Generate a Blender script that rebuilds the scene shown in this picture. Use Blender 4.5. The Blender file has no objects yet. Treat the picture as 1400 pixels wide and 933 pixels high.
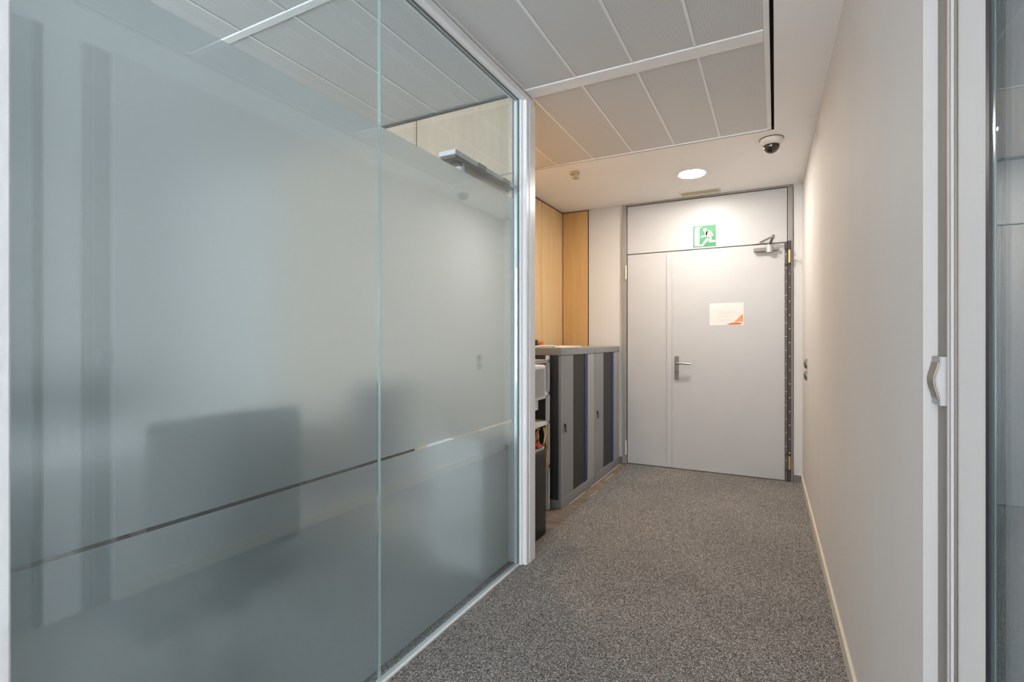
import bpy, bmesh, math, random
from mathutils import Vector, Matrix
random.seed(7)
S = bpy.context.scene
C = S.collection
R = math.radians
PI = math.pi

# ------------------------------------------------------------------ camera
H = 1.206
cd = bpy.data.cameras.new('camera')
cam = bpy.data.objects.new('camera', cd)
C.objects.link(cam)
cam.location = (0, 0, H)
cam.rotation_euler = (R(90), 0, R(27.45))
cd.sensor_width = 36
cd.lens = 36 * 693 / 1400
cd.clip_start = 0.02
S.camera = cam

# ------------------------------------------------------------------ world
w = bpy.data.worlds.new('world')
S.world = w
w.use_nodes = True
bg = w.node_tree.nodes['Background']
bg.inputs[0].default_value = (0.80, 0.88, 1.0, 1)
bg.inputs[1].default_value = 0.55

# ------------------------------------------------------------------ lights
def area(name, loc, rot, sx, sy, power, color):
    l = bpy.data.lights.new(name, 'AREA')
    l.shape = 'RECTANGLE'; l.size = sx; l.size_y = sy
    l.energy = power; l.color = color
    o = bpy.data.objects.new(name, l); C.objects.link(o)
    o.location = loc; o.rotation_euler = rot
    return o
# daylight through the windows behind the camera and through the meeting room's windows
area('foyer_daylight', (-0.35, -2.3, 1.5), (R(90), 0, 0), 1.6, 1.9, 128, (0.93, 0.96, 1.0))
area('room_daylight', (-2.72, -2.3, 1.45), (R(86), 0, 0), 2.2, 1.8, 215, (0.93, 0.95, 1.0))

# ------------------------------------------------------------------ exposure
S.view_settings.view_transform = 'Standard'
S.view_settings.look = 'None'
S.view_settings.gamma = 1
S.view_settings.use_curve_mapping = False
S.view_settings.exposure = 0.0
S.cycles.max_bounces = 14
S.cycles.transparent_max_bounces = 16
S.cycles.transmission_bounces = 10
S.cycles.use_denoising = True

# ------------------------------------------------------------------ materials
def new_mat(name):
    m = bpy.data.materials.new(name); m.use_nodes = True
    nt = m.node_tree
    return m, nt, nt.nodes['Principled BSDF']

def bump(nt, b, src, strength, dist=0.002):
    n = nt.nodes.new('ShaderNodeBump')
    n.inputs['Strength'].default_value = strength
    n.inputs['Distance'].default_value = dist
    nt.links.new(src, n.inputs['Height'])
    nt.links.new(n.outputs[0], b.inputs['Normal'])

def mapping(nt, scale=(1, 1, 1)):
    tc = nt.nodes.new('ShaderNodeTexCoord')
    mp = nt.nodes.new('ShaderNodeMapping')
    mp.inputs['Scale'].default_value = scale
    nt.links.new(tc.outputs['Object'], mp.inputs[0])
    return mp.outputs[0]

def noise(nt, vec, scale, detail=4, rough=0.5):
    n = nt.nodes.new('ShaderNodeTexNoise')
    n.inputs['Scale'].default_value = scale
    n.inputs['Detail'].default_value = detail
    n.inputs['Roughness'].default_value = rough
    nt.links.new(vec, n.inputs['Vector'])
    return n

def ramp(nt, src, stops):
    r = nt.nodes.new('ShaderNodeValToRGB')
    e = r.color_ramp.elements
    while len(e) < len(stops): e.new(0.5)
    for k, (p, c) in enumerate(stops):
        e[k].position = p; e[k].color = (*c, 1)
    nt.links.new(src, r.inputs[0])
    return r.outputs[0]

def paint(name, col, rough=0.5, metal=0.0, var=0.04, nscale=6, bstr=0.0, bscale=200, scale=(1, 1, 1), spec=0.5):
    m, nt, b = new_mat(name)
    v = mapping(nt, scale)
    n = noise(nt, v, nscale)
    lo = tuple(max(0, c * (1 - var)) for c in col); hi = tuple(min(1, c * (1 + var)) for c in col)
    nt.links.new(ramp(nt, n.outputs[0], [(0.3, lo), (0.7, hi)]), b.inputs['Base Color'])
    b.inputs['Roughness'].default_value = rough
    b.inputs['Metallic'].default_value = metal
    b.inputs['Specular IOR Level'].default_value = spec
    if bstr:
        bump(nt, b, noise(nt, v, bscale, 3).outputs[0], bstr)
    return m

def emit(name, col, strength):
    m, nt, b = new_mat(name)
    b.inputs['Base Color'].default_value = (*col, 1)
    b.inputs['Emission Color'].default_value = (*col, 1)
    b.inputs['Emission Strength'].default_value = strength
    return m

def carpet_mat():
    m, nt, b = new_mat('speckled_carpet')
    v = mapping(nt)
    vo = nt.nodes.new('ShaderNodeTexVoronoi'); vo.inputs['Scale'].default_value = 420
    nt.links.new(v, vo.inputs['Vector'])
    sp = nt.nodes.new('ShaderNodeSeparateColor'); nt.links.new(vo.outputs['Color'], sp.inputs[0])
    col = ramp(nt, sp.outputs[0], [(0.0, (0.030, 0.028, 0.027)), (0.40, (0.115, 0.108, 0.103)),
                                   (0.72, (0.29, 0.275, 0.26)), (0.95, (0.66, 0.63, 0.59))])
    n = noise(nt, v, 1.7, 3)
    mul = nt.nodes.new('ShaderNodeMix'); mul.data_type = 'RGBA'; mul.blend_type = 'MULTIPLY'
    mul.inputs[0].default_value = 1
    nt.links.new(col, mul.inputs[6])
    nt.links.new(ramp(nt, n.outputs[0], [(0.3, (0.82, 0.82, 0.82)), (0.7, (1, 1, 1))]), mul.inputs[7])
    nt.links.new(mul.outputs[2], b.inputs['Base Color'])
    b.inputs['Roughness'].default_value = 0.95
    b.inputs['Specular IOR Level'].default_value = 0.1
    bump(nt, b, sp.outputs[1], 0.5, 0.003)
    return m

def wood_mat(name, c0, c1, axis=2):
    m, nt, b = new_mat(name)
    sc = [9, 9, 9]; sc[axis] = 0.55
    v = mapping(nt, tuple(sc))
    n = noise(nt, v, 2.2, 6, 0.6); n.inputs['Distortion'].default_value = 0.6
    sc2 = [70, 70, 70]; sc2[axis] = 1.2
    v2 = mapping(nt, tuple(sc2))
    n2 = noise(nt, v2, 3, 3)
    mx = nt.nodes.new('ShaderNodeMix'); mx.data_type = 'FLOAT'; mx.inputs[0].default_value = 0.3
    nt.links.new(n.outputs[0], mx.inputs[2]); nt.links.new(n2.outputs[0], mx.inputs[3])
    nt.links.new(ramp(nt, mx.outputs[0], [(0.3, c0), (0.7, c1)]), b.inputs['Base Color'])
    b.inputs['Roughness'].default_value = 0.42
    return m

def perforated_mat():
    m, nt, b = new_mat('perforated_metal')
    v = mapping(nt)
    vo = nt.nodes.new('ShaderNodeTexVoronoi'); vo.voronoi_dimensions = '2D'
    vo.inputs['Scale'].default_value = 110; vo.inputs['Randomness'].default_value = 0
    nt.links.new(v, vo.inputs['Vector'])
    nt.links.new(ramp(nt, vo.outputs['Distance'], [(0.18, (0.40, 0.40, 0.40)), (0.30, (0.60, 0.605, 0.60))]),
                 b.inputs['Base Color'])
    b.inputs['Roughness'].default_value = 0.5
    return m

def glass_mat(name, tint, ior, rough=0.0):
    m = bpy.data.materials.new(name); m.use_nodes = True
    nt = m.node_tree; nt.nodes.clear()
    out = nt.nodes.new('ShaderNodeOutputMaterial')
    mix = nt.nodes.new('ShaderNodeMixShader')
    tr = nt.nodes.new('ShaderNodeBsdfTransparent'); tr.inputs[0].default_value = (*tint, 1)
    gl = nt.nodes.new('ShaderNodeBsdfAnisotropic'); gl.inputs['Roughness'].default_value = rough
    gl.inputs['Color'].default_value = (0.92, 0.97, 1.0, 1)
    fr = nt.nodes.new('ShaderNodeFresnel'); 
    # both faces of the pane carry the same reflection, whichever side the ray meets
    geo = nt.nodes.new('ShaderNodeNewGeometry')
    inv = nt.nodes.new('ShaderNodeMath'); inv.operation = 'DIVIDE'
    inv.inputs[0].default_value = 1.0; inv.inputs[1].default_value = ior
    mi = nt.nodes.new('ShaderNodeMix'); mi.data_type = 'FLOAT'
    nt.links.new(geo.outputs['Backfacing'], mi.inputs[0])
    mi.inputs[2].default_value = ior
    nt.links.new(inv.outputs[0], mi.inputs[3])
    nt.links.new(mi.outputs[0], fr.inputs[0])
    nt.links.new(fr.outputs[0], mix.inputs[0])
    nt.links.new(tr.outputs[0], mix.inputs[1]); nt.links.new(gl.outputs[0], mix.inputs[2])
    nt.links.new(mix.outputs[0], out.inputs[0])
    return m

def film_mat():
    m = bpy.data.materials.new('frosted_film'); m.use_nodes = True
    nt = m.node_tree; nt.nodes.clear()
    out = nt.nodes.new('ShaderNodeOutputMaterial')
    rf = nt.nodes.new('ShaderNodeBsdfRefraction'); rf.inputs['Roughness'].default_value = 0.33
    rf.inputs['IOR'].default_value = 1.35; rf.inputs['Color'].default_value = (0.96, 0.98, 0.98, 1)
    tl = nt.nodes.new('ShaderNodeBsdfTranslucent'); tl.inputs[0].default_value = (0.88, 0.91, 0.92, 1)
    df = nt.nodes.new('ShaderNodeBsdfDiffuse'); df.inputs[0].default_value = (0.88, 0.91, 0.92, 1)
    m1 = nt.nodes.new('ShaderNodeMixShader'); m1.inputs[0].default_value = 0.5
    nt.links.new(tl.outputs[0], m1.inputs[1]); nt.links.new(df.outputs[0], m1.inputs[2])
    m2 = nt.nodes.new('ShaderNodeMixShader'); m2.inputs[0].default_value = 0.40
    nt.links.new(rf.outputs[0], m2.inputs[1]); nt.links.new(m1.outputs[0], m2.inputs[2])
    nt.links.new(m2.outputs[0], out.inputs[0])
    return m

M = dict(
    carpet=carpet_mat(),
    screed=paint('bare_screed', (0.20, 0.155, 0.115), 0.8, var=0.35, nscale=9, bstr=0.3, bscale=60),
    tape=paint('white_tape', (0.42, 0.39, 0.35), 0.6),
    plaster=paint('white_plaster', (0.60, 0.585, 0.565), 0.75, var=0.025, nscale=2.5, bstr=0.18, bscale=45, scale=(1, 1, 0.35)),
    rough_plaster=paint('coarse_white_plaster', (0.86, 0.86, 0.86), 0.8, var=0.04, nscale=12, bstr=0.9, bscale=30),
    ceiling=paint('ceiling_paint', (0.86, 0.85, 0.84), 0.8, var=0.015, nscale=3),
    gap_shade=paint('dark_gap_shade', (0.012, 0.011, 0.011), 0.9),  # near-black strips and backing stand in for shade inside gaps
    tile=perforated_mat(),
    runner=paint('ceiling_runner_white', (0.78, 0.78, 0.77), 0.45),
    white_alu=paint('white_aluminium', (0.78, 0.79, 0.80), 0.35, var=0.02),
    stile=paint('white_door_lacquer', (0.74, 0.74, 0.745), 0.7, var=0.01, spec=0.25),
    jamb=paint('jamb_white', (0.44, 0.43, 0.425), 0.6, var=0.02, nscale=20, scale=(1, 1, 0.2)),
    glass=glass_mat('partition_glass', (0.875, 0.925, 0.935), 2.0),
    glass2=glass_mat('side_glass', (0.90, 0.94, 0.97), 1.9),
    film=film_mat(),
    seal=paint('pale_silicone', (0.45, 0.50, 0.47), 0.3),
    gasket=paint('black_gasket', (0.008, 0.008, 0.012), 0.5),
    green_edge=paint('green_glass_edge', (0.10, 0.15, 0.15), 0.2),
    door=paint('grey_painted_steel', (0.445, 0.44, 0.435), 0.42, var=0.02, nscale=4),
    frame=paint('grey_frame_steel', (0.27, 0.25, 0.23), 0.42, var=0.03),
    dark_brown=paint('dark_brown_seal', (0.055, 0.032, 0.025), 0.55),
    dark_grey=paint('dark_grey_seal', (0.10, 0.095, 0.085), 0.5),
    brass=paint('brass', (0.60, 0.44, 0.20), 0.35, 0.9),
    steel=paint('brushed_steel', (0.36, 0.345, 0.32), 0.36, 0.9, nscale=40),
    plate=paint('dull_handle_plate', (0.17, 0.16, 0.15), 0.5, 0.5),
    closer_alu=paint('closer_aluminium', (0.20, 0.18, 0.16), 0.5, 0.4),
    closer_pale=paint('closer_pale_metal', (0.50, 0.47, 0.42), 0.4, 0.4),
    bronze_alu=paint('champagne_aluminium', (0.27, 0.245, 0.21), 0.45, 0.6, var=0.06, nscale=3, scale=(30, 30, 0.6)),
    oak=wood_mat('light_oak_veneer', (0.60, 0.40, 0.20), (0.74, 0.53, 0.29)),
    oak_return_shaded=wood_mat('shaded_oak_veneer', (0.50, 0.30, 0.12), (0.62, 0.40, 0.18)),  # same oak, darkened: the return panel's shade is put into its colour
    pale_oak=wood_mat('pale_oak_veneer', (0.50, 0.39, 0.285), (0.62, 0.51, 0.385)),
    cab=paint('cabinet_grey_steel', (0.235, 0.24, 0.245), 0.42, var=0.03),
    cab_light=paint('cabinet_trim_grey', (0.34, 0.335, 0.325), 0.42, var=0.03),
    cab_dark=paint('cabinet_side_charcoal', (0.030, 0.032, 0.036), 0.45),
    tambour=paint('tambour_charcoal', (0.048, 0.042, 0.036), 0.5),
    blue=paint('blue_edge_strip', (0.018, 0.05, 0.17), 0.4),
    black=paint('black_plastic', (0.018, 0.017, 0.017), 0.4),
    white_plastic=paint('white_plastic', (0.76, 0.76, 0.76), 0.4),
    grey_plastic=paint('grey_plastic', (0.36, 0.36, 0.37), 0.4),
    clear_plastic=glass_mat('clear_plastic', (0.92, 0.94, 0.95), 1.45),
    red=paint('red_plastic', (0.55, 0.04, 0.03), 0.4),
    orange=paint('orange_print', (0.58, 0.15, 0.035), 0.55),
    orange_light=paint('orange_print_light', (0.64, 0.27, 0.10), 0.55),
    yellow_wire=paint('yellow_cable', (0.62, 0.38, 0.08), 0.5),
    paper=paint('white_paper', (0.66, 0.645, 0.62), 0.7, var=0.01),
    ink=paint('grey_print', (0.50, 0.48, 0.46), 0.7),
    cream=paint('cream_photoluminescent', (0.60, 0.62, 0.49), 0.5, var=0.01),
    green=paint('safety_green', (0.008, 0.20, 0.075), 0.45, var=0.02),
    smoke=paint('smoked_dome', (0.02, 0.016, 0.014), 0.06, spec=0.8),
    cam_white=paint('camera_white', (0.66, 0.62, 0.54), 0.45),
    yellowed=paint('yellowed_plastic', (0.46, 0.41, 0.27), 0.5),
    baseboard=paint('cream_baseboard', (0.62, 0.575, 0.47), 0.5),
    grey_base=paint('grey_baseboard', (0.16, 0.14, 0.12), 0.5),
    fabric=paint('black_chair_fabric', (0.018, 0.019, 0.022), 0.9, bstr=0.3, bscale=300),
    table=paint('white_table_top', (0.62, 0.62, 0.62), 0.4),
    lamp=emit('downlight_lens', (1.0, 0.935, 0.86), 300.0),
    warm_lamp=emit('warm_downlight_lens', (1.0, 0.69, 0.39), 235.0),
)

# ------------------------------------------------------------------ helpers
def box(bm, x0, x1, y0, y1, z0, z1):
    x0, x1 = sorted((x0, x1)); y0, y1 = sorted((y0, y1)); z0, z1 = sorted((z0, z1))
    v = [bm.verts.new(p) for p in ((x0, y0, z0), (x1, y0, z0), (x1, y1, z0), (x0, y1, z0),
                                   (x0, y0, z1), (x1, y0, z1), (x1, y1, z1), (x0, y1, z1))]
    for f in ((3, 2, 1, 0), (4, 5, 6, 7), (0, 1, 5, 4), (1, 2, 6, 5), (2, 3, 7, 6), (3, 0, 4, 7)):
        bm.faces.new([v[i] for i in f])
    return bm

def boxes(*bs):
    bm = bmesh.new()
    for b in bs: box(bm, *b)
    return bm

def prism(bm, pts, axis, a, b):
    """polygon pts (two coordinates) extruded along axis from a to b"""
    def mk(p, t):
        q = list(p); q.insert(axis, t); return bm.verts.new(q)
    lo = [mk(p, a) for p in pts]; hi = [mk(p, b) for p in pts]
    bm.faces.new(lo); bm.faces.new(hi[::-1])
    n = len(pts)
    for i in range(n):
        bm.faces.new((lo[i], hi[i], hi[(i + 1) % n], lo[(i + 1) % n]))
    return bm

def lathe(bm, prof, origin=(0, 0, 0), axis='Z', seg=28):
    """prof: (radius, height) pairs revolved about the axis; closed with caps where radius is 0"""
    rings = []
    for r, h in prof:
        ring = []
        for k in range(1 if r < 1e-6 else seg):
            a = 2 * PI * k / seg
            p = Vector((r * math.cos(a), r * math.sin(a), h))
            if axis == 'Y': p = Vector((p.x, p.z, p.y))
            if axis == 'X': p = Vector((p.z, p.x, p.y))
            ring.append(bm.verts.new(p + Vector(origin)))
        rings.append(ring)
    for A, B in zip(rings, rings[1:]):
        for k in range(seg):
            a, b = A[k % len(A)], A[(k + 1) % len(A)]
            c, d = B[(k + 1) % len(B)], B[k % len(B)]
            vs = []
            for q in (a, b, c, d):
                if q not in vs: vs.append(q)
            if len(vs) > 2: bm.faces.new(vs)
    return bm

def tube(bm, pts, r, seg=8):
    pts = [Vector(p) for p in pts]
    rings = []
    up = Vector((0.13, 0.21, 0.97)).normalized()
    for i, p in enumerate(pts):
        d = (pts[min(i + 1, len(pts) - 1)] - pts[max(i - 1, 0)]).normalized()
        s = d.cross(up)
        if s.length < 0.05: s = d.cross(Vector((1, 0, 0)))
        s.normalize(); t = s.cross(d)
        rings.append([bm.verts.new(p + r * (math.cos(2 * PI * k / seg) * s + math.sin(2 * PI * k / seg) * t)) for k in range(seg)])
    for A, B in zip(rings, rings[1:]):
        for k in range(seg):
            bm.faces.new((A[k], A[(k + 1) % seg], B[(k + 1) % seg], B[k]))
    bm.faces.new(rings[0][::-1]); bm.faces.new(rings[-1])
    return bm

def bar(bm, a, b, wdt, hgt):
    a, b = Vector(a), Vector(b)
    d = (b - a).normalized(); s = d.cross(Vector((0, 0, 1)))
    if s.length < 0.05: s = Vector((1, 0, 0))
    s.normalize(); t = s.cross(d)
    vs = []
    for p in (a, b):
        for i, j in ((-1, -1), (1, -1), (1, 1), (-1, 1)):
            vs.append(bm.verts.new(p + s * i * wdt / 2 + t * j * hgt / 2))
    for f in ((3, 2, 1, 0), (4, 5, 6, 7), (0, 1, 5, 4), (1, 2, 6, 5), (2, 3, 7, 6), (3, 0, 4, 7)):
        bm.faces.new([vs[i] for i in f])
    return bm

def obj(name, bm, mat, parent=None, bevel=0.0, smooth=False, seg=2, label=None):
    """links the bmesh (given in world coordinates, or in the parent's own when it stands at the origin)"""
    off = Vector((0, 0, 0)); p = parent
    while p is not None:
        off += p.location; p = p.parent
    if off.length > 0:
        bmesh.ops.translate(bm, verts=bm.verts, vec=-off)
    bmesh.ops.recalc_face_normals(bm, faces=bm.faces)
    if bevel:
        bmesh.ops.bevel(bm, geom=bm.edges[:] , offset=bevel, segments=seg, profile=0.5, affect='EDGES', clamp_overlap=True)
    me = bpy.data.meshes.new(name); bm.to_mesh(me); bm.free()
    me.materials.append(M[mat])
    if smooth:
        for p in me.polygons: p.use_smooth = True
    o = bpy.data.objects.new(name, me); C.objects.link(o)
    if smooth:
        md = o.modifiers.new('edge_split', 'EDGE_SPLIT'); md.split_angle = R(40)
    if parent is not None: o.parent = parent
    if label: o['label'] = label
    return o

def tag(o, label, cat, group=None):
    o['label'] = label; o['category'] = cat
    if group: o['group'] = group
    return o

def thing(name, label, cat, loc=(0, 0, 0), group=None):
    o = bpy.data.objects.new(name, None); C.objects.link(o)
    o.empty_display_size = 0.05
    o.location = loc
    return tag(o, label, cat, group)

def struct(name, bm, mat, **k):
    o = obj(name, bm, mat, **k); o['kind'] = 'structure'
    return o

def dup(root, loc, rotz, label=None):
    r = root.copy(); C.objects.link(r); r.location = loc; r.rotation_euler = (0, 0, rotz)
    if label: r['label'] = label
    for ch in list(root.children):
        c = ch.copy(); C.objects.link(c); c.parent = r
        for g in ch.children:
            d = g.copy(); C.objects.link(d); d.parent = c
    return r

# ------------------------------------------------------------------ key measures (metres)
ZC = 2.545          # ceiling
GX = -1.235         # middle of the glass partition
YE = 4.96           # end wall / fire door plane
YR = 2.44           # front of the meeting room's end wall
NX = -1.97          # panelled niche wall
def wx(y): return 0.206 + (YE - y) * 0.0128      # face of the right wall

# ------------------------------------------------------------------ floor
floor = struct('floor', boxes((-4.4, 2.7, -2.6, 5.3, -0.16, -0.012)), 'screed')
bm = bmesh.new()
prism(bm, [(-4.3, -2.5), (2.6, -2.5), (2.6, 1.3), (0.30, 1.3), (wx(YE) + 0.004, YE), (-1.30, YE - 0.005),
           (-1.265, 4.3), (-1.262, 3.3), (-1.258, 2.56), (-4.3, 2.50)], 2, -0.012, 0.0)
obj('carpet', bm, 'carpet', floor)
bm = boxes((-1.366, -1.358, 3.55, 3.9, -0.012, -0.010), (-1.366, -1.358, 4.05, 4.93, -0.012, -0.010))
obj('tape_strip', bm, 'tape', floor)
bm = boxes((-1.287, -1.282, 3.80, 3.98, -0.012, -0.010), (-1.318, -1.312, 4.3, 4.55, -0.012, -0.010))
obj('tape_strip', bm, 'tape', floor)

# ------------------------------------------------------------------ ceiling
bm = boxes((-4.4, 2.7, -2.6, 5.3, 2.625, 2.72),           # slab
           (-0.006, 2.7, -2.6, 5.3, ZC, 2.625),           # plaster right of the metal panels
           (-2.1, -0.006, 3.612, 5.3, ZC, 2.625),         # plaster in front of the fire door
           (-4.4, -2.1, 2.56, 5.3, ZC, 2.625))
ceil = struct('ceiling', bm, 'ceiling')
xs = [-0.035 - 0.2875 * k for k in range(15)]
rows = [(-2.4, -0.72), (-0.68, 0.36), (0.40, 1.40), (1.44, 2.43), (2.53, 3.58)]
tile_me = {}
for r, (y0, y1) in enumerate(rows):
    for k in range(14):
        if r == 4 and k > 6: continue
        key = r
        if key not in tile_me:
            bm = boxes((-0.2775, 0, 0, y1 - y0, 0, 0.018))
            o = obj('ceiling_panel', bm, 'tile', ceil, bevel=0.0015, seg=1)
            tile_me[key] = o.data
        else:
            o = bpy.data.objects.new('ceiling_panel', tile_me[key]); C.objects.link(o); o.parent = ceil
        o.location = (xs[k] - 0.005, y0, ZC + 0.002)
for r, (y0, y1) in enumerate(rows):
    for k in range(1, 15):
        if r == 4 and k > 7: continue
        obj('ceiling_runner', boxes((xs[k] - 0.006, xs[k] + 0.006, y0, y1, ZC - 0.001, ZC + 0.018)), 'runner', ceil)
for y0, y1 in ((-0.72, -0.68), (0.36, 0.40), (1.40, 1.44), (2.43, 2.53)):
    xl = -1.19 if y0 > 2 else -4.05
    obj('ceiling_band', boxes((xl, -0.046, y0 + 0.002, y1 - 0.002, ZC - 0.003, ZC + 0.02)), 'runner', ceil, bevel=0.002, seg=1)
obj('ceiling_edge_strip', boxes((-0.045, -0.022, -2.4, 3.594, ZC - 0.004, ZC + 0.03)), 'runner', ceil, bevel=0.002, seg=1)
obj('ceiling_edge_strip', boxes((-2.0, -0.045, 3.582, 3.594, ZC - 0.004, ZC + 0.03)), 'runner', ceil)
obj('shadow_gap', boxes((-0.021, -0.006, -2.4, 3.611, ZC + 0.03, ZC + 0.04), (-0.0085, -0.0062, -2.4, 3.611, ZC + 0.0005, ZC + 0.03), (-2.0, -0.021, 3.594, 3.612, ZC + 0.03, ZC + 0.04), (-1.96, -0.0065, 3.609, 3.6118, ZC + 0.0005, ZC + 0.03)), 'gap_shade', ceil)  # dark lining paints the shade of the reveal at the panel edges

# ------------------------------------------------------------------ walls
bm = bmesh.new()
prism(bm, [(wx(1.24), 1.24), (wx(5.2), 5.2), (0.42, 5.2), (0.42, 1.24)], 2, 0.0, ZC)
wall_right = struct('wall_right', bm, 'plaster')
bm = bmesh.new()
prism(bm, [(wx(1.26) - 0.011, 1.245), (wx(YE) - 0.011, YE), (wx(YE), YE), (wx(1.26), 1.245)], 2, 0.0, 0.062)
struct('baseboard_right', bm, 'baseboard')
# end wall: strips each side of the fire door
bm = boxes((-2.0, -1.338, YE, YE + 0.24, -0.012, ZC), (0.138, wx(YE) + 0.02, YE, YE + 0.24, -0.012, ZC),
           (-1.338, 0.138, YE + 0.20, YE + 0.24, -0.012, ZC))
wall_end = struct('wall_end', bm, 'plaster')
struct('baseboard_end', boxes((-1.374, -1.342, YE - 0.012, YE, -0.012, 0.06), (0.140, wx(YE) - 0.012, YE - 0.012, YE, 0.0, 0.06)), 'grey_base')
# panelled niche: wall parallel to the corridor and a short return on the end wall
wall_niche = struct('wall_niche', boxes((NX - 0.16, NX - 0.022, 2.553, YE, -0.012, ZC)), 'gap_shade')
ys = [2.56, 3.02, 3.48, 3.94, 4.40, YE - 0.022]
for a, b in zip(ys, ys[1:]):
    obj('wood_panel', boxes((NX - 0.02, NX, a + 0.003, b - 0.003, 0.0, ZC - 0.012)), 'oak', wall_niche, bevel=0.001, seg=1)
obj('wood_panel', boxes((NX + 0.004, -1.70, YE - 0.02, YE - 0.002, 0.0, ZC - 0.012)), 'oak_return_shaded', wall_niche, bevel=0.001, seg=1)
obj('shadow_gap', boxes((NX, -1.692, YE - 0.003, YE - 0.0005, 0, ZC - 0.001), (NX - 0.018, NX - 0.004, 2.6, YE, ZC - 0.012, ZC - 0.001)), 'gap_shade', wall_niche)
# end wall of the meeting room
wall_room = struct('wall_back', boxes((-4.3, -1.262, YR + 0.02, 2.553, 0.0, ZC)), 'plaster')
for a, b in ((-3.2, -2.565), (-2.56, -1.918)):
    obj('wood_panel', boxes((a, b, YR, YR + 0.018, 0.0, ZC - 0.014)), 'pale_oak', wall_room, bevel=0.001, seg=1)
obj('wood_panel', boxes((-1.912, -1.266, YR, YR + 0.018, 2.12, ZC - 0.014)), 'pale_oak', wall_room, bevel=0.001, seg=1)
obj('wood_panel', boxes((-1.912, -1.266, YR, YR + 0.018, 0.004, 2.116)), 'pale_oak', wall_room, bevel=0.001, seg=1)
obj('shadow_gap', boxes((-3.2, -1.266, YR + 0.016, YR + 0.0195, 0.004, ZC - 0.002)), 'gap_shade', wall_room)
# near plaster corner at the left edge of the picture
struct('wall_near', boxes((-1.62, -1.200, -2.5, 0.388, 0.0, ZC)), 'rough_plaster', bevel=0.004, seg=2)
# far walls of the meeting room and of the room right of the corridor
struct('wall_left', boxes((-4.4, -4.3, -2.5, 2.553, 0, ZC)), 'plaster')
struct('wall_far_right', boxes((2.6, 2.7, -2.5, 1.5, 0, ZC), (0.42, 2.6, 1.4, 1.5, 0, ZC)), 'plaster')

# ------------------------------------------------------------------ glass partition
G0, G1 = 0.30, 2.43
part = struct('window_1', boxes((GX - 0.014, GX + 0.0145, G0, G1 + 0.004, 0.0, 0.007)), 'white_alu')
obj('top_channel', boxes((GX - 0.028, GX + 0.046, G0, 2.553, 2.505, ZC - 0.006)), 'white_alu', part, bevel=0.002, seg=1)
obj('top_seal', boxes((GX + 0.007, GX + 0.012, G0, G1, 2.500, 2.506), (GX - 0.012, GX - 0.007, G0, G1, 2.500, 2.506)), 'dark_grey', part)
post = obj('end_post', boxes((GX - 0.02, GX + 0.026, G1 + 0.008, 2.480, 0.0, 2.505), (GX - 0.02, GX + 0.050, 2.452, 2.480, 0.0, 2.505)), 'white_alu', part, bevel=0.002, seg=1)
obj('end_post', boxes((GX - 0.02, GX + 0.053, 2.485, 2.555, 0.0, 2.505)), 'white_alu', part, bevel=0.002, seg=1)
obj('post_groove', boxes((GX - 0.02, GX + 0.046, 2.479, 2.486, 0.0, 2.504)), 'dark_grey', part)
obj('post_seal', boxes((GX + 0.0075, GX + 0.012, G1 - 0.004, G1 + 0.008, 0.01, 2.504)), 'green_edge', part)
for a, b in ((G0 + 0.004, 1.3644), (1.3666, G1)):
    pane = obj('glass_pane', boxes((GX - 0.006, GX + 0.006, a, b, 0.008, 2.504)), 'glass', part)
    e = b - (0.022 if b > 2 else 0.002)
    obj('frosted_film', boxes((GX - 0.0078, GX - 0.0066, a + 0.002, e, 0.789, 1.967)), 'film', pane)
    obj('frosted_film', boxes((GX - 0.0078, GX - 0.0066, a + 0.002, e, 0.050, 0.779)), 'film', pane)
obj('joint_seal', boxes((GX - 0.006, GX + 0.0065, 1.36445, 1.36655, 0.008, 2.504)), 'seal', part)

# door closer clamped inside the glass
t = thing('door_closer', 'white slide-rail door closer with dark underside seen through clear glass above the frosting', 'door closer', (GX - 0.06, 2.1, 2.0))
obj('rail', boxes((-1.335, -1.246, 1.86, 2.437, 2.03, 2.052)), 'white_plastic', t, bevel=0.003)
obj('underside', boxes((-1.330, -1.252, 1.868, 2.43, 2.018, 2.0305)), 'dark_grey', t)
for y in (2.05, 2.30):
    obj('clamp', boxes((-1.252, GX - 0.0062, y, y + 0.07, 2.028, 2.05)), 'steel', t)
bm = bmesh.new(); lathe(bm, [(0, 1.985), (0.022, 1.985), (0.022, 2.018), (0, 2.018)], (-1.292, 1.965, 0))
obj('pivot', bm, 'white_alu', t, smooth=True)
bm = bmesh.new(); lathe(bm, [(0, 2.006), (0.029, 2.006), (0.029, 2.018), (0, 2.018)], (-1.292, 1.935, 0))
obj('pivot_cap', bm, 'black', t, smooth=True)
bm = bmesh.new(); bar(bm, (-1.289, 1.965, 1.993), (-1.275, 2.40, 2.004), 0.026, 0.012)
obj('arm', bm, 'steel', t)
for y in (2.18, 2.29):
    bm = bmesh.new(); lathe(bm, [(0, 2.010), (0.007, 2.010), (0.007, 2.019), (0, 2.019)], (-1.315, y, 0), seg=10)
    obj('screw', bm, 'steel', t)

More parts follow.
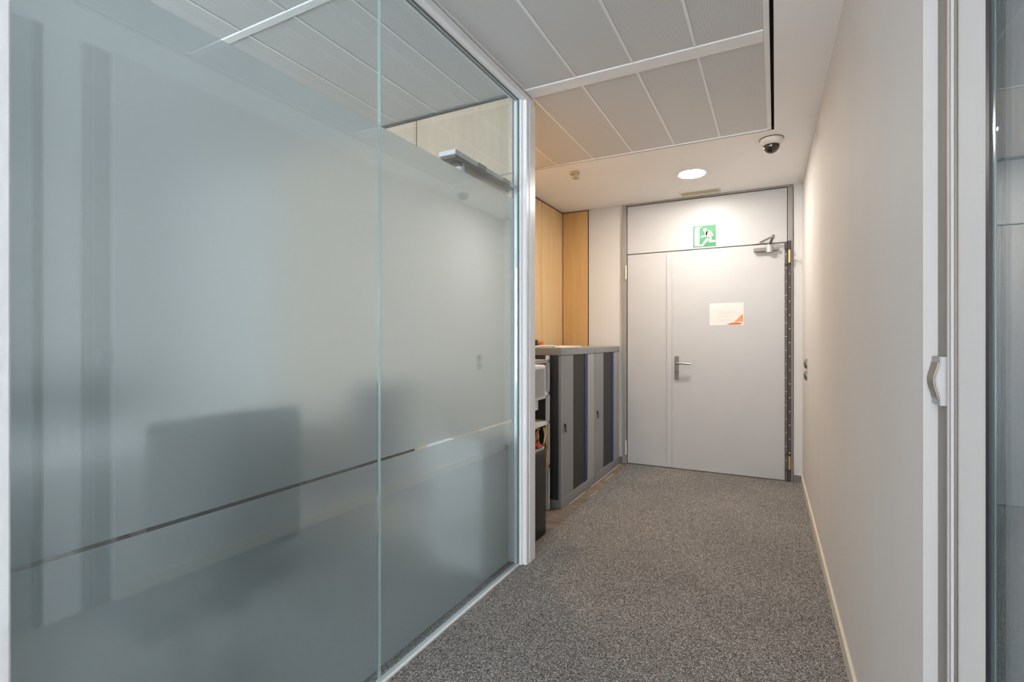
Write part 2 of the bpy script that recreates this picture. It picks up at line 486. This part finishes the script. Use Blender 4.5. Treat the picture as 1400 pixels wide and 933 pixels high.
# ------------------------------------------------------------------ fire door
D0, D1 = -1.338, 0.138
DT = 2.055
bm = boxes((D0, -1.298, YE - 0.03, YE + 0.12, 0.0, ZC), (0.094, D1 - 0.004, YE - 0.012, YE + 0.12, 0.0, ZC),
           (D0, D1, YE - 0.022, YE + 0.12, 2.53, ZC))
door = struct('door_1', bm, 'frame', bevel=0.002, seg=1)
obj('rebate', boxes((-1.298, 0.094, YE + 0.045, YE + 0.06, 0.004, 2.53)), 'dark_brown', door)
obj('transom_panel', boxes((-1.294, 0.090, YE - 0.006, YE + 0.045, DT + 0.004, 2.526)), 'door', door, bevel=0.002, seg=1)
obj('narrow_leaf', boxes((-1.292, -0.893, YE - 0.006, YE + 0.045, 0.006, DT - 0.004)), 'door', door, bevel=0.003)
leaf = obj('main_leaf', boxes((-0.888, 0.072, YE - 0.006, YE + 0.045, 0.006, DT - 0.004), (-0.915, -0.866, YE - 0.018, YE - 0.006, 0.010, DT - 0.006)), 'door', door, bevel=0.0015, seg=1)
# lever handle on its long plate
pl = obj('handle_plate', boxes((-0.842, -0.805, YE - 0.020, YE - 0.0105, 0.842, 1.062)), 'plate', leaf, bevel=0.003)
bm = bmesh.new()
tube(bm, [(-0.823, YE - 0.018, 1.000), (-0.823, YE - 0.058, 1.000), (-0.816, YE - 0.066, 1.000), (-0.775, YE - 0.068, 0.999), (-0.715, YE - 0.066, 0.996), (-0.690, YE - 0.064, 0.996)], 0.0105, 10)
obj('lever', bm, 'steel', leaf, smooth=True)
bm = bmesh.new(); lathe(bm, [(0, -0.026), (0.011, -0.026), (0.011, -0.018), (0, -0.018)], (-0.823, YE, 0.915), 'Y', 14)
obj('lock_cylinder', bm, 'dark_grey', leaf)
# closer body and its two arms
cl = obj('closer_body', boxes((-0.168, -0.05, YE - 0.050, YE - 0.006, 1.985, 2.018), (-0.05, 0.020, YE - 0.046, YE - 0.006, 1.988, 2.014)), 'closer_alu', leaf, bevel=0.004)
bm = bmesh.new(); lathe(bm, [(0, 1.975), (0.026, 1.975), (0.028, 1.99), (0.024, 2.03), (0.014, 2.045), (0, 2.045)], (-0.045, YE - 0.040, 0), seg=18)
obj('closer_pinion', bm, 'closer_pale', leaf, smooth=True)
bm = bmesh.new(); bar(bm, (-0.045, YE - 0.040, 2.036), (-0.018, YE - 0.105, 2.092), 0.020, 0.009); bar(bm, (-0.014, YE - 0.110, 2.100), (-0.118, YE - 0.016, 2.070), 0.015, 0.009)
lathe(bm, [(0, 2.082), (0.010, 2.082), (0.010, 2.112), (0, 2.112)], (-0.016, YE - 0.107, 0), seg=10)
obj('closer_arm', bm, 'closer_alu', leaf)
obj('closer_bracket', boxes((-0.165, -0.095, YE - 0.018, YE - 0.006, 2.060, 2.078)), 'closer_pale', door, bevel=0.002)
# opened hinge edge: grey and brown strips with rivets, hinges
obj('hinge_strip', boxes((0.074, 0.090, YE - 0.012, YE + 0.03, 0.0, DT - 0.002)), 'dark_grey', door)
obj('hinge_strip', boxes((0.094, 0.120, YE - 0.022, YE - 0.0125, 0.0, DT + 0.01)), 'dark_brown', door)
for k in range(16):
    z = 0.13 + k * 0.118
    bm = bmesh.new(); lathe(bm, [(0, -0.026), (0.0042, -0.0255), (0.0055, -0.022), (0, -0.022)], (0.109, YE, z), 'Y', 8)
    obj('rivet', bm, 'closer_pale', door)
    bm = boxes((0.073, 0.089, YE - 0.0135, YE - 0.012, z + 0.05, z + 0.054))
    obj('seal_clip', bm, 'closer_pale', door)
for z in (1.93, 0.165):
    bm = bmesh.new(); lathe(bm, [(0, -0.058), (0.011, -0.055), (0.011, 0.055), (0, 0.058)], (0.107, YE - 0.033, z), seg=12)
    hb = obj('hinge', bm, 'brass', door, smooth=True)
    obj('hinge_collar', boxes((0.072, 0.122, YE - 0.028, YE - 0.012, z + 0.062, z + 0.070), (0.072, 0.122, YE - 0.028, YE - 0.012, z - 0.070, z - 0.062)), 'black', hb)
for z in (1.88, 0.16):
    bm = bmesh.new(); lathe(bm, [(0, -0.07), (0.009, -0.068), (0.009, 0.068), (0, 0.07)], (-1.300, YE - 0.036, z), seg=12)
    obj('hinge', bm, 'cam_white', door, smooth=True)

# ------------------------------------------------------------------ exit sign
def sign_bm(polys, x0, z0, s, y0, y1):
    bm = bmesh.new()
    for p in polys: prism(bm, [(x0 + u * s, z0 + v * s) for u, v in p], 1, y0, y1)
    return bm
def strip(a, b, w0, w1):
    a, b = Vector(a), Vector(b); d = (b - a).normalized(); n = Vector((-d.y, d.x))
    return [tuple(a + n * w0), tuple(b + n * w1), tuple(b - n * w1), tuple(a - n * w0)]
SX, SZ, SS, SY = -0.678, 2.071, 0.2, YE - 0.006
t = thing('exit_sign', 'square green running man exit sign above the grey fire door', 'sign', (SX + 0.1, SY, SZ))
obj('board', boxes((SX, SX + SS, SY - 0.004, SY, SZ, SZ + SS)), 'cream', t, bevel=0.001, seg=1)
g = 0.010
obj('green_field', boxes((SX + g * SS, SX + SS * (1 - g), SY - 0.0048, SY - 0.0038, SZ + g * SS, SZ + SS * (1 - g))), 'green', t)
polys = [[(0.075, 0.055), (0.075, 0.935), (0.28, 0.88), (0.28, 0.09)],           # open door
         [(0.28, 0.88), (0.075, 0.935), (0.44, 0.950), (0.40, 0.925)],
         [(0.28, 0.09), (0.42, 0.065), (0.50, 0.05), (0.075, 0.055)],
         [(0.52 + 0.082 * math.cos(a), 0.785 + 0.082 * math.sin(a)) for a in [2 * PI * k / 18 for k in range(18)]],
         strip((0.57, 0.70), (0.74, 0.40), 0.085, 0.07),                      # trunk
         strip((0.60, 0.70), (0.58, 0.52), 0.045, 0.035), strip((0.60, 0.53), (0.36, 0.47), 0.04, 0.035),   # forward arm
         strip((0.62, 0.72), (0.75, 0.68), 0.05, 0.04), strip((0.73, 0.71), (0.86, 0.49), 0.04, 0.032),     # rear arm
         strip((0.70, 0.42), (0.44, 0.13), 0.06, 0.04), strip((0.48, 0.115), (0.28, 0.08), 0.035, 0.03),    # front leg
         strip((0.74, 0.42), (0.755, 0.23), 0.055, 0.045), strip((0.70, 0.235), (0.965, 0.235), 0.04, 0.036)]  # rear leg
obj('pictogram', sign_bm(polys, SX, SZ, SS, SY - 0.0056, SY - 0.0046), 'cream', t)

# ------------------------------------------------------------------ notice taped to the door
PX0, PX1, PZ0, PZ1 = -0.534, -0.250, 1.348, 1.549
t = thing('paper_notice', 'white landscape paper notice with orange corner on the grey door', 'notice', (-0.392, YE - 0.006, PZ0))
obj('sheet', boxes((PX0, PX1, YE - 0.0072, YE - 0.006, PZ0, PZ1)), 'paper', t)
bm = bmesh.new()
for a, b, v in ((0.40, 0.60, 0.85), (0.10, 0.82, 0.655), (0.26, 0.94, 0.58), (0.26, 0.97, 0.495), (0.27, 0.69, 0.395), (0.27, 0.62, 0.235)):
    box(bm, PX0 + a * (PX1 - PX0), PX0 + b * (PX1 - PX0), YE - 0.0078, YE - 0.0070, PZ0 + v * (PZ1 - PZ0) - 0.0016, PZ0 + v * (PZ1 - PZ0) + 0.0016)
o = obj('printed_lines', bm, 'ink', t); o['kind'] = 'stuff'
def pp(l): return [(PX0 + u * (PX1 - PX0), PZ0 + v * (PZ1 - PZ0)) for u, v in l]
bm = bmesh.new(); prism(bm, pp([(0.50, 0.02), (0.62, 0.10), (0.80, 0.13), (0.97, 0.10), (0.90, 0.02)]), 1, YE - 0.0078, YE - 0.0070)
obj('orange_swoosh', bm, 'orange', t)
bm = bmesh.new(); prism(bm, pp([(0.70, 0.14), (0.84, 0.30), (0.92, 0.44), (0.985, 0.46), (0.985, 0.15), (0.85, 0.17)]), 1, YE - 0.0078, YE - 0.0070)
obj('orange_swoosh', bm, 'orange_light', t)

# ------------------------------------------------------------------ ceiling fittings
t = thing('downlight', 'round glowing white ceiling downlight in front of the fire door', 'ceiling light', (-0.593, 4.266, ZC))
bm = bmesh.new(); lathe(bm, [(0.096, ZC - 0.0005), (0.108, ZC - 0.004), (0.108, ZC), (0.096, ZC)], (-0.593, 4.266, 0), seg=40)
obj('trim_ring', bm, 'white_plastic', t, smooth=True)
bm = bmesh.new(); lathe(bm, [(0, ZC - 0.003), (0.097, ZC - 0.003), (0.097, ZC - 0.0005), (0, ZC - 0.0005)], (-0.593, 4.266, 0), seg=40)
obj('lens', bm, 'lamp', t)
t = thing('downlight', 'round warm ceiling downlight in the panelled niche behind the glass partition end post', 'ceiling light', (-1.72, 3.16, ZC))
bm = bmesh.new(); lathe(bm, [(0.081, ZC - 0.004), (0.092, ZC - 0.008), (0.092, ZC + 0.001), (0.081, ZC + 0.001)], (-1.72, 3.16, 0), seg=32)
obj('trim_ring', bm, 'white_plastic', t, smooth=True)
bm = bmesh.new(); lathe(bm, [(0, ZC - 0.006), (0.081, ZC - 0.006), (0.081, ZC - 0.001), (0, ZC - 0.001)], (-1.72, 3.16, 0), seg=32)
obj('lens', bm, 'warm_lamp', t)

t = thing('dome_camera', 'white ceiling security camera with smoked dome near the right wall', 'camera', (-0.022, 3.77, ZC))
bm = bmesh.new(); lathe(bm, [(0, ZC), (0.068, ZC), (0.070, ZC - 0.006), (0.062, ZC - 0.034), (0.050, ZC - 0.044), (0, ZC - 0.044)], (-0.022, 3.77, 0), seg=36)
obj('housing', bm, 'cam_white', t, smooth=True)
bm = bmesh.new(); lathe(bm, [(0.074, ZC - 0.001), (0.074, ZC - 0.005), (0.069, ZC - 0.005), (0.069, ZC - 0.001)], (-0.022, 3.77, 0), seg=36)
obj('rim', bm, 'dark_grey', t)
bm = bmesh.new()
lathe(bm, [(0, ZC - 0.096)] + [(0.049 * math.sin(a), ZC - 0.046 - 0.050 * math.cos(a)) for a in [PI / 2 * k / 8 for k in range(1, 9)]] + [(0.049, ZC - 0.043)], (-0.022, 3.77, 0), seg=32)
obj('dome', bm, 'smoke', t, smooth=True)

t = thing('smoke_detector', 'small yellowed ceiling detector beside the metal panel edge', 'detector', (-1.413, 3.80, ZC))
bm = bmesh.new(); lathe(bm, [(0, ZC), (0.040, ZC), (0.042, ZC - 0.010), (0.034, ZC - 0.018), (0, ZC - 0.018)], (-1.413, 3.80, 0), seg=24)
obj('base', bm, 'yellowed', t, smooth=True)
bm = bmesh.new(); lathe(bm, [(0, ZC - 0.017), (0.018, ZC - 0.017), (0.016, ZC - 0.040), (0.028, ZC - 0.043), (0.028, ZC - 0.048), (0, ZC - 0.052)], (-1.405, 3.80, 0), seg=20)
obj('head', bm, 'yellowed', t, smooth=True)

t = thing('ceiling_vent', 'narrow cream slot vent in the ceiling above the fire door', 'vent', (-0.6, 4.80, ZC))
obj('frame', boxes((-0.77, -0.43, 4.735, 4.752, ZC - 0.008, ZC), (-0.77, -0.43, 4.858, 4.875, ZC - 0.008, ZC), (-0.77, -0.753, 4.752, 4.858, ZC - 0.008, ZC), (-0.447, -0.43, 4.752, 4.858, ZC - 0.008, ZC)), 'cam_white', t)
for y in (4.765, 4.785, 4.805, 4.825, 4.845):
    obj('slat', boxes((-0.752, -0.448, y - 0.007, y + 0.007, ZC - 0.006, ZC - 0.0005)), 'yellowed', t)

# ------------------------------------------------------------------ wall fittings
for z, lab in ((1.032, 'upper of two small round grey switches on the right wall'), (0.944, 'lower of two small round grey switches on the right wall')):
    y = 4.43; X = wx(y)
    t = thing('light_switch', lab, 'switch', (X, y, z), 'round switches on the right wall')
    bm = bmesh.new(); lathe(bm, [(0, 0.0), (0.040, 0.0), (0.040, -0.006), (0, -0.007)], (X, y, z), 'X', 24)
    obj('plate', bm, 'steel', t, smooth=True)
    bm = bmesh.new(); lathe(bm, [(0, -0.006), (0.034, -0.006), (0.030, -0.015), (0.018, -0.020), (0, -0.022)], (X, y, z), 'X', 24)
    obj('rocker', bm, 'dark_grey', t, smooth=True)

t = thing('wall_hook', 'small white hook on the wall strip right of the fire door', 'hook', (0.155, YE, 1.90))
bm = bmesh.new(); lathe(bm, [(0, 0), (0.014, 0), (0.014, -0.006), (0, -0.006)], (0.152, YE, 1.915), 'Y', 14)
obj('rose', bm, 'white_plastic', t)
bm = bmesh.new(); tube(bm, [(0.152, YE - 0.004, 1.915), (0.154, YE - 0.03, 1.900), (0.168, YE - 0.045, 1.888), (0.186, YE - 0.048, 1.888), (0.190, YE - 0.048, 1.905)], 0.005, 8)
obj('prong', bm, 'cam_white', t, smooth=True)

# ------------------------------------------------------------------ glass side door by the camera
X2 = 0.276
d2 = struct('door_2', boxes((X2, X2 + 0.06, 1.132, 1.240, 0.0, ZC)), 'bronze_alu')
obj('jamb_trim', boxes((wx(1.24) - 0.0005, X2 + 0.02, 1.2360, 1.2398, 0.0, ZC - 0.001)), 'jamb', d2)
for y in (1.160, 1.141):
    obj('seal_ridge', boxes((X2 - 0.004, X2 + 0.004, y - 0.003, y + 0.003, 0.0, ZC - 0.001)), 'jamb', d2, bevel=0.001)
obj('seal_groove', boxes((X2 - 0.001, X2 + 0.004, 1.1445, 1.1565, 0.0, ZC - 0.002)), 'dark_grey', d2)
bm = bmesh.new()
pts = [(X2 + 0.05, 1.130)]
for k in range(7):
    a = PI / 2 * k / 6
    pts.append((X2 + 0.010 - 0.010 * math.sin(a), 1.130 - 0.022 * (1 - math.cos(a))))
pts += [(X2, 0.984), (X2 + 0.05, 0.984)]
prism(bm, pts, 2, 0.0, ZC - 0.001)
obj('door_stile', bm, 'stile', d2)
obj('glazing_gasket', boxes((X2 - 0.0012, X2 + 0.03, 0.970, 0.984, 0.0, ZC - 0.001)), 'gasket', d2)
obj('glass_edge', boxes((X2 + 0.001, X2 + 0.011, 0.955, 0.970, 0.0, ZC - 0.001)), 'green_edge', d2)
pane2 = obj('glass_pane', boxes((X2 + 0.002, X2 + 0.010, -1.8, 0.955, 0.02, ZC - 0.001)), 'glass2', d2)
for z0, z1 in ((0.03, 0.699), (0.707, ZC - 0.01)):
    obj('frosted_film', boxes((X2 + 0.0106, X2 + 0.0116, -1.79, 0.950, z0, z1)), 'film', pane2)

t = thing('door_switch', 'small silver rocker push switch on the brown metal door frame at right', 'switch', (X2, 1.19, 1.088))
prof = [(0, 1.088), (0, 1.177)]
front = [(0.008, 1.177)] + [(0.008 + 0.0065 * math.sin(PI * k / 12) ** 1.6, 1.166 - 0.067 * k / 12) for k in range(13)] + [(0.008, 1.088)]
bm = bmesh.new(); prism(bm, [(X2 - a, z) for a, z in [(0, 1.088), (0, 1.177)] + front], 1, 1.178, 1.2355)
obj('housing', bm, 'jamb', t)
bm = bmesh.new(); prism(bm, [(X2 - a - 0.0018, z) for a, z in front] + [(X2 - a + 0.002, z) for a, z in front[::-1]], 1, 1.1795, 1.2345)
obj('bezel', bm, 'grey_plastic', t)
mid = front[1:-1]
bm = bmesh.new(); prism(bm, [(X2 - a - 0.0032, z) for a, z in mid] + [(X2 - a, z) for a, z in mid[::-1]], 1, 1.187, 1.2325)
obj('rocker', bm, 'bronze_alu', t)

# ------------------------------------------------------------------ tambour cabinets
def cabinet(y0, label):
    FX, BX, HT, WD = -1.375, -1.86, 1.155, 0.766
    t = thing('tambour_cabinet', label, 'cabinet', ((FX + BX) / 2, y0 + WD / 2, -0.012), 'grey tambour cabinets')
    y1 = y0 + WD
    obj('body', boxes((BX, FX - 0.02, y0 + 0.002, y0 + 0.022, 0.05, HT - 0.04), (BX, FX - 0.02, y1 - 0.022, y1 - 0.002, 0.05, HT - 0.04),
                      (BX, BX + 0.02, y0 + 0.022, y1 - 0.022, 0.05, HT - 0.04)), 'cab_dark', t)
    obj('plinth', boxes((BX + 0.01, FX + 0.002, y0 + 0.003, y1 - 0.003, -0.012, 0.055)), 'cab', t, bevel=0.003)
    obj('top', boxes((BX, FX + 0.004, y0 + 0.001, y1 - 0.001, HT - 0.055, HT)), 'cab', t, bevel=0.004)
    pn = obj('lock_panel', boxes((FX - 0.02, FX, y0 + 0.002, y0 + 0.255, 0.055, HT - 0.056)), 'cab', t, bevel=0.002)
    bm = boxes(); n = 16
    for k in range(n):
        a = y0 + 0.257 + k * 0.0163
        box(bm, FX - 0.018, FX - 0.008 + (0.002 if k % 2 else 0), a + 0.001, a + 0.0153, 0.06, HT - 0.058)
    box(bm, FX - 0.02, FX - 0.016, y0 + 0.255, y0 + 0.52, 0.06, HT - 0.058)
    obj('tambour_shutter', bm, 'tambour', t)
    obj('blue_edge', boxes((FX - 0.012, FX + 0.001, y0 + 0.530, y0 + 0.560, 0.06, HT - 0.058)), 'blue', t, bevel=0.002)
    obj('shutter_channel', boxes((FX - 0.02, FX - 0.006, y0 + 0.56, y0 + 0.60, 0.06, HT - 0.058)), 'cab_dark', t)
    obj('end_frame', boxes((FX - 0.02, FX, y0 + 0.60, y1 - 0.002, 0.055, HT - 0.056)), 'cab_light', t, bevel=0.002)
    bm = bmesh.new(); lathe(bm, [(0, 0), (0.013, 0.0), (0.012, 0.008), (0, 0.009)], (FX, y0 + 0.075, 0.585), 'X', 14)
    bar(bm, (FX + 0.010, y0 + 0.075, 0.590), (FX + 0.010, y0 + 0.075, 0.535), 0.004, 0.018)
    obj('lock', bm, 'black', pn)
    return t
cabinet(3.412, 'grey tambour cabinet nearer the camera beside the open cable rack')
cabinet(4.180, 'grey tambour cabinet in the corner next to the fire door')

# things lying on the near cabinet
t = thing('paper_sheets', 'white loose papers lying on top of the nearer tambour cabinet', 'papers', (-1.50, 3.62, 1.155))
obj('sheet', boxes((-1.62, -1.40, 3.46, 3.80, 1.1552, 1.163)), 'paper', t, bevel=0.001, seg=1)
obj('sheet', boxes((-1.60, -1.43, 3.78, 4.0, 1.1552, 1.167)), 'cream', t, bevel=0.001, seg=1)
t = thing('trinket', 'tiny black and orange object on the cabinet top by the post', 'trinket', (-1.60, 3.50, 1.163))
bm = bmesh.new(); lathe(bm, [(0, 0), (0.016, 0.004), (0.022, 0.022), (0.016, 0.038), (0, 0.044)], (-1.585, 3.53, 1.163), seg=16)
obj('ball', bm, 'orange', t, smooth=True)
obj('block', boxes((-1.66, -1.612, 3.50, 3.54, 1.163, 1.215)), 'black', t, bevel=0.002)

# ------------------------------------------------------------------ cable rack beside the cabinet
t = thing('cable_rack', 'open pale metal rack with tangled yellow cables before the tambour cabinets', 'rack', (-1.65, 3.2, -0.012))
for x in (-1.462, -1.80):
    for y in (3.04, 3.375):
        obj('upright', boxes((x - 0.012, x + 0.012, y - 0.012, y + 0.012, -0.012, 1.10)), 'white_plastic', t)
for z, mt in ((0.30, 'grey_plastic'), (0.62, 'white_plastic'), (0.83, 'white_plastic'), (1.06, 'grey_plastic')):
    obj('shelf', boxes((-1.81, -1.45, 3.03, 3.385, z - 0.012, z + 0.012)), mt, t)
for z in (0.90, 0.965):
    obj('patch_panel', boxes((-1.79, -1.468, 3.07, 3.36, z - 0.02, z + 0.02)), 'grey_plastic', t, bevel=0.003)
for k in range(14):
    y = 3.02 + random.random() * 0.3; x = -1.45 + random.random() * 0.02
    pts = []
    for j in range(7):
        pts.append((x + random.uniform(-0.02, 0.02), y + random.uniform(-0.03, 0.03), 0.60 - j * 0.048 + random.uniform(-0.01, 0.01)))
    bm = bmesh.new(); tube(bm, pts, 0.0045, 6)
    obj('cable', bm, random.choice(['yellow_wire', 'yellow_wire', 'orange', 'black', 'cam_white']), t, smooth=True)
bm = bmesh.new(); prism(bm, [(3.06, -0.012), (3.36, -0.012), (3.36, 0.36), (3.30, 0.36)], 0, -1.52, -1.50)
obj('board', bm, 'screed', t)

# ------------------------------------------------------------------ water dispenser
t = thing('water_dispenser', 'white and black standing water dispenser half hidden behind the white end post', 'dispenser', (-1.44, 2.79, -0.012))
obj('base_cabinet', boxes((-1.60, -1.285, 2.62, 2.945, -0.012, 0.520)), 'black', t, bevel=0.010)
obj('drip_tray', boxes((-1.58, -1.292, 2.63, 2.935, 0.522, 0.540)), 'grey_plastic', t, bevel=0.004)
obj('back_panel', boxes((-1.60, -1.50, 2.64, 2.93, 0.540, 0.775)), 'grey_plastic', t, bevel=0.003)
obj('side_column', boxes((-1.50, -1.40, 2.895, 2.925, 0.540, 0.775)), 'white_plastic', t, bevel=0.003)
obj('tap_block', boxes((-1.56, -1.31, 2.64, 2.88, 0.775, 0.840)), 'white_plastic', t, bevel=0.006)
obj('housing', boxes((-1.60, -1.287, 2.62, 2.945, 0.84, 1.056)), 'white_plastic', t, bevel=0.010)
obj('side_panel', boxes((-1.288, -1.282, 2.64, 2.915, 0.862, 1.035)), 'grey_plastic', t, bevel=0.002)
bm = bmesh.new(); lathe(bm, [(0, 0.700), (0.010, 0.700), (0.012, 0.74), (0.012, 0.776), (0, 0.776)], (-1.36, 2.80, 0), seg=12)
obj('tap', bm, 'red', t, smooth=True)
bm = boxes((-1.36, -1.292, 2.84, 2.90, 0.541, 0.560))
obj('red_valve', bm, 'red', t, bevel=0.004)
bm = bmesh.new(); tube(bm, [(-1.36, 2.87, 1.05), (-1.362, 2.872, 1.09), (-1.375, 2.92, 1.14), (-1.40, 3.02, 1.168), (-1.425, 3.2, 1.172), (-1.44, 3.40, 1.170), (-1.45, 3.46, 1.168)], 0.006, 8)
tag(obj('white_cable', bm, 'white_plastic', smooth=True), 'thin white cable drooping from the cabinet top to the water dispenser', 'cable')

# ------------------------------------------------------------------ meeting room furniture behind the frosting
def chair():
    t = thing('office_chair', 'dark office chair with its back close to the frosted glass, left pane', 'chair', (0, 0, 0), 'office chairs in the meeting room')
    bm = boxes((-0.235, 0.235, -0.24, 0.24, 0.43, 0.50)); obj('seat', bm, 'fabric', t, bevel=0.03, seg=3, smooth=True)
    bm = boxes((-0.225, 0.225, -0.27, -0.215, 0.56, 1.0)); obj('backrest', bm, 'fabric', t, bevel=0.026, seg=4, smooth=True)
    bm = bmesh.new(); tube(bm, [(0, -0.18, 0.42), (0, -0.28, 0.44), (0, -0.295, 0.52), (0, -0.275, 0.70)], 0.018); obj('back_bracket', bm, 'black', t, smooth=True)
    bm = bmesh.new(); tube(bm, [(0, 0, 0.08), (0, 0, 0.43)], 0.027, 14); obj('gas_column', bm, 'black', t, smooth=True)
    for k in range(5):
        a = 2 * PI * k / 5 + 0.3
        bm = bmesh.new(); bar(bm, (0, 0, 0.10), (0.28 * math.cos(a), 0.28 * math.sin(a), 0.065), 0.04, 0.03)
        l = obj('base_leg', bm, 'black', t)
        bm = bmesh.new(); lathe(bm, [(0, -0.02), (0.028, -0.02), (0.028, 0.02), (0, 0.02)], (0.28 * math.cos(a), 0.28 * math.sin(a), 0.028), 'X', 14)
        obj('caster', bm, 'black', l)
    for s in (-1, 1):
        bm = bmesh.new(); tube(bm, [(s * 0.20, 0.05, 0.44), (s * 0.27, 0.05, 0.46), (s * 0.275, 0.03, 0.64)], 0.014); box(bm, s * 0.25, s * 0.30, -0.10, 0.16, 0.64, 0.67)
        obj('armrest', bm, 'black', t)
    return t
ch = chair()
ch.location = (-1.635, 0.93, 0); ch.rotation_euler = (0, 0, R(90))
dup(ch, (-2.03, 2.02, 0), R(90), 'dark office chair with its back to the frosted glass, right pane beside the end post')
dup(ch, (-3.80, 0.75, 0), R(-90), 'dark office chair on the far side of the meeting table, nearer the camera')
dup(ch, (-3.80, 1.65, 0), R(-90), 'dark office chair on the far side of the meeting table, nearer the oak wall')
t = thing('meeting_table', 'long pale meeting table behind the frosted glass partition', 'table', (-2.85, 1.15, 0))
obj('tabletop', boxes((-3.35, -2.35, -0.3, 2.2, 0.715, 0.745)), 'table', t, bevel=0.004)
for x in (-3.25, -2.45):
    for y in (-0.2, 2.1):
        obj('leg', boxes((x - 0.03, x + 0.03, y - 0.03, y + 0.03, 0, 0.715)), 'white_alu', t)
t = thing('added_drawer_unit', 'white drawer unit added to give the pale patch in the lower frosted glass beside the post', 'drawer unit', (-1.47, 2.3, 0))  # unseen unit, added for the bright patch showing through the film
obj('body', boxes((-1.64, -1.30, 2.19, 2.435, 0.02, 0.70)), 'white_plastic', t, bevel=0.004)
for z in (0.03, 0.25, 0.47):
    dr = obj('drawer', boxes((-1.638, -1.302, 2.174, 2.19, z + 0.004, z + 0.212)), 'white_plastic', t, bevel=0.002)
    obj('handle', boxes((-1.52, -1.42, 2.167, 2.174, z + 0.16, z + 0.168)), 'steel', dr)
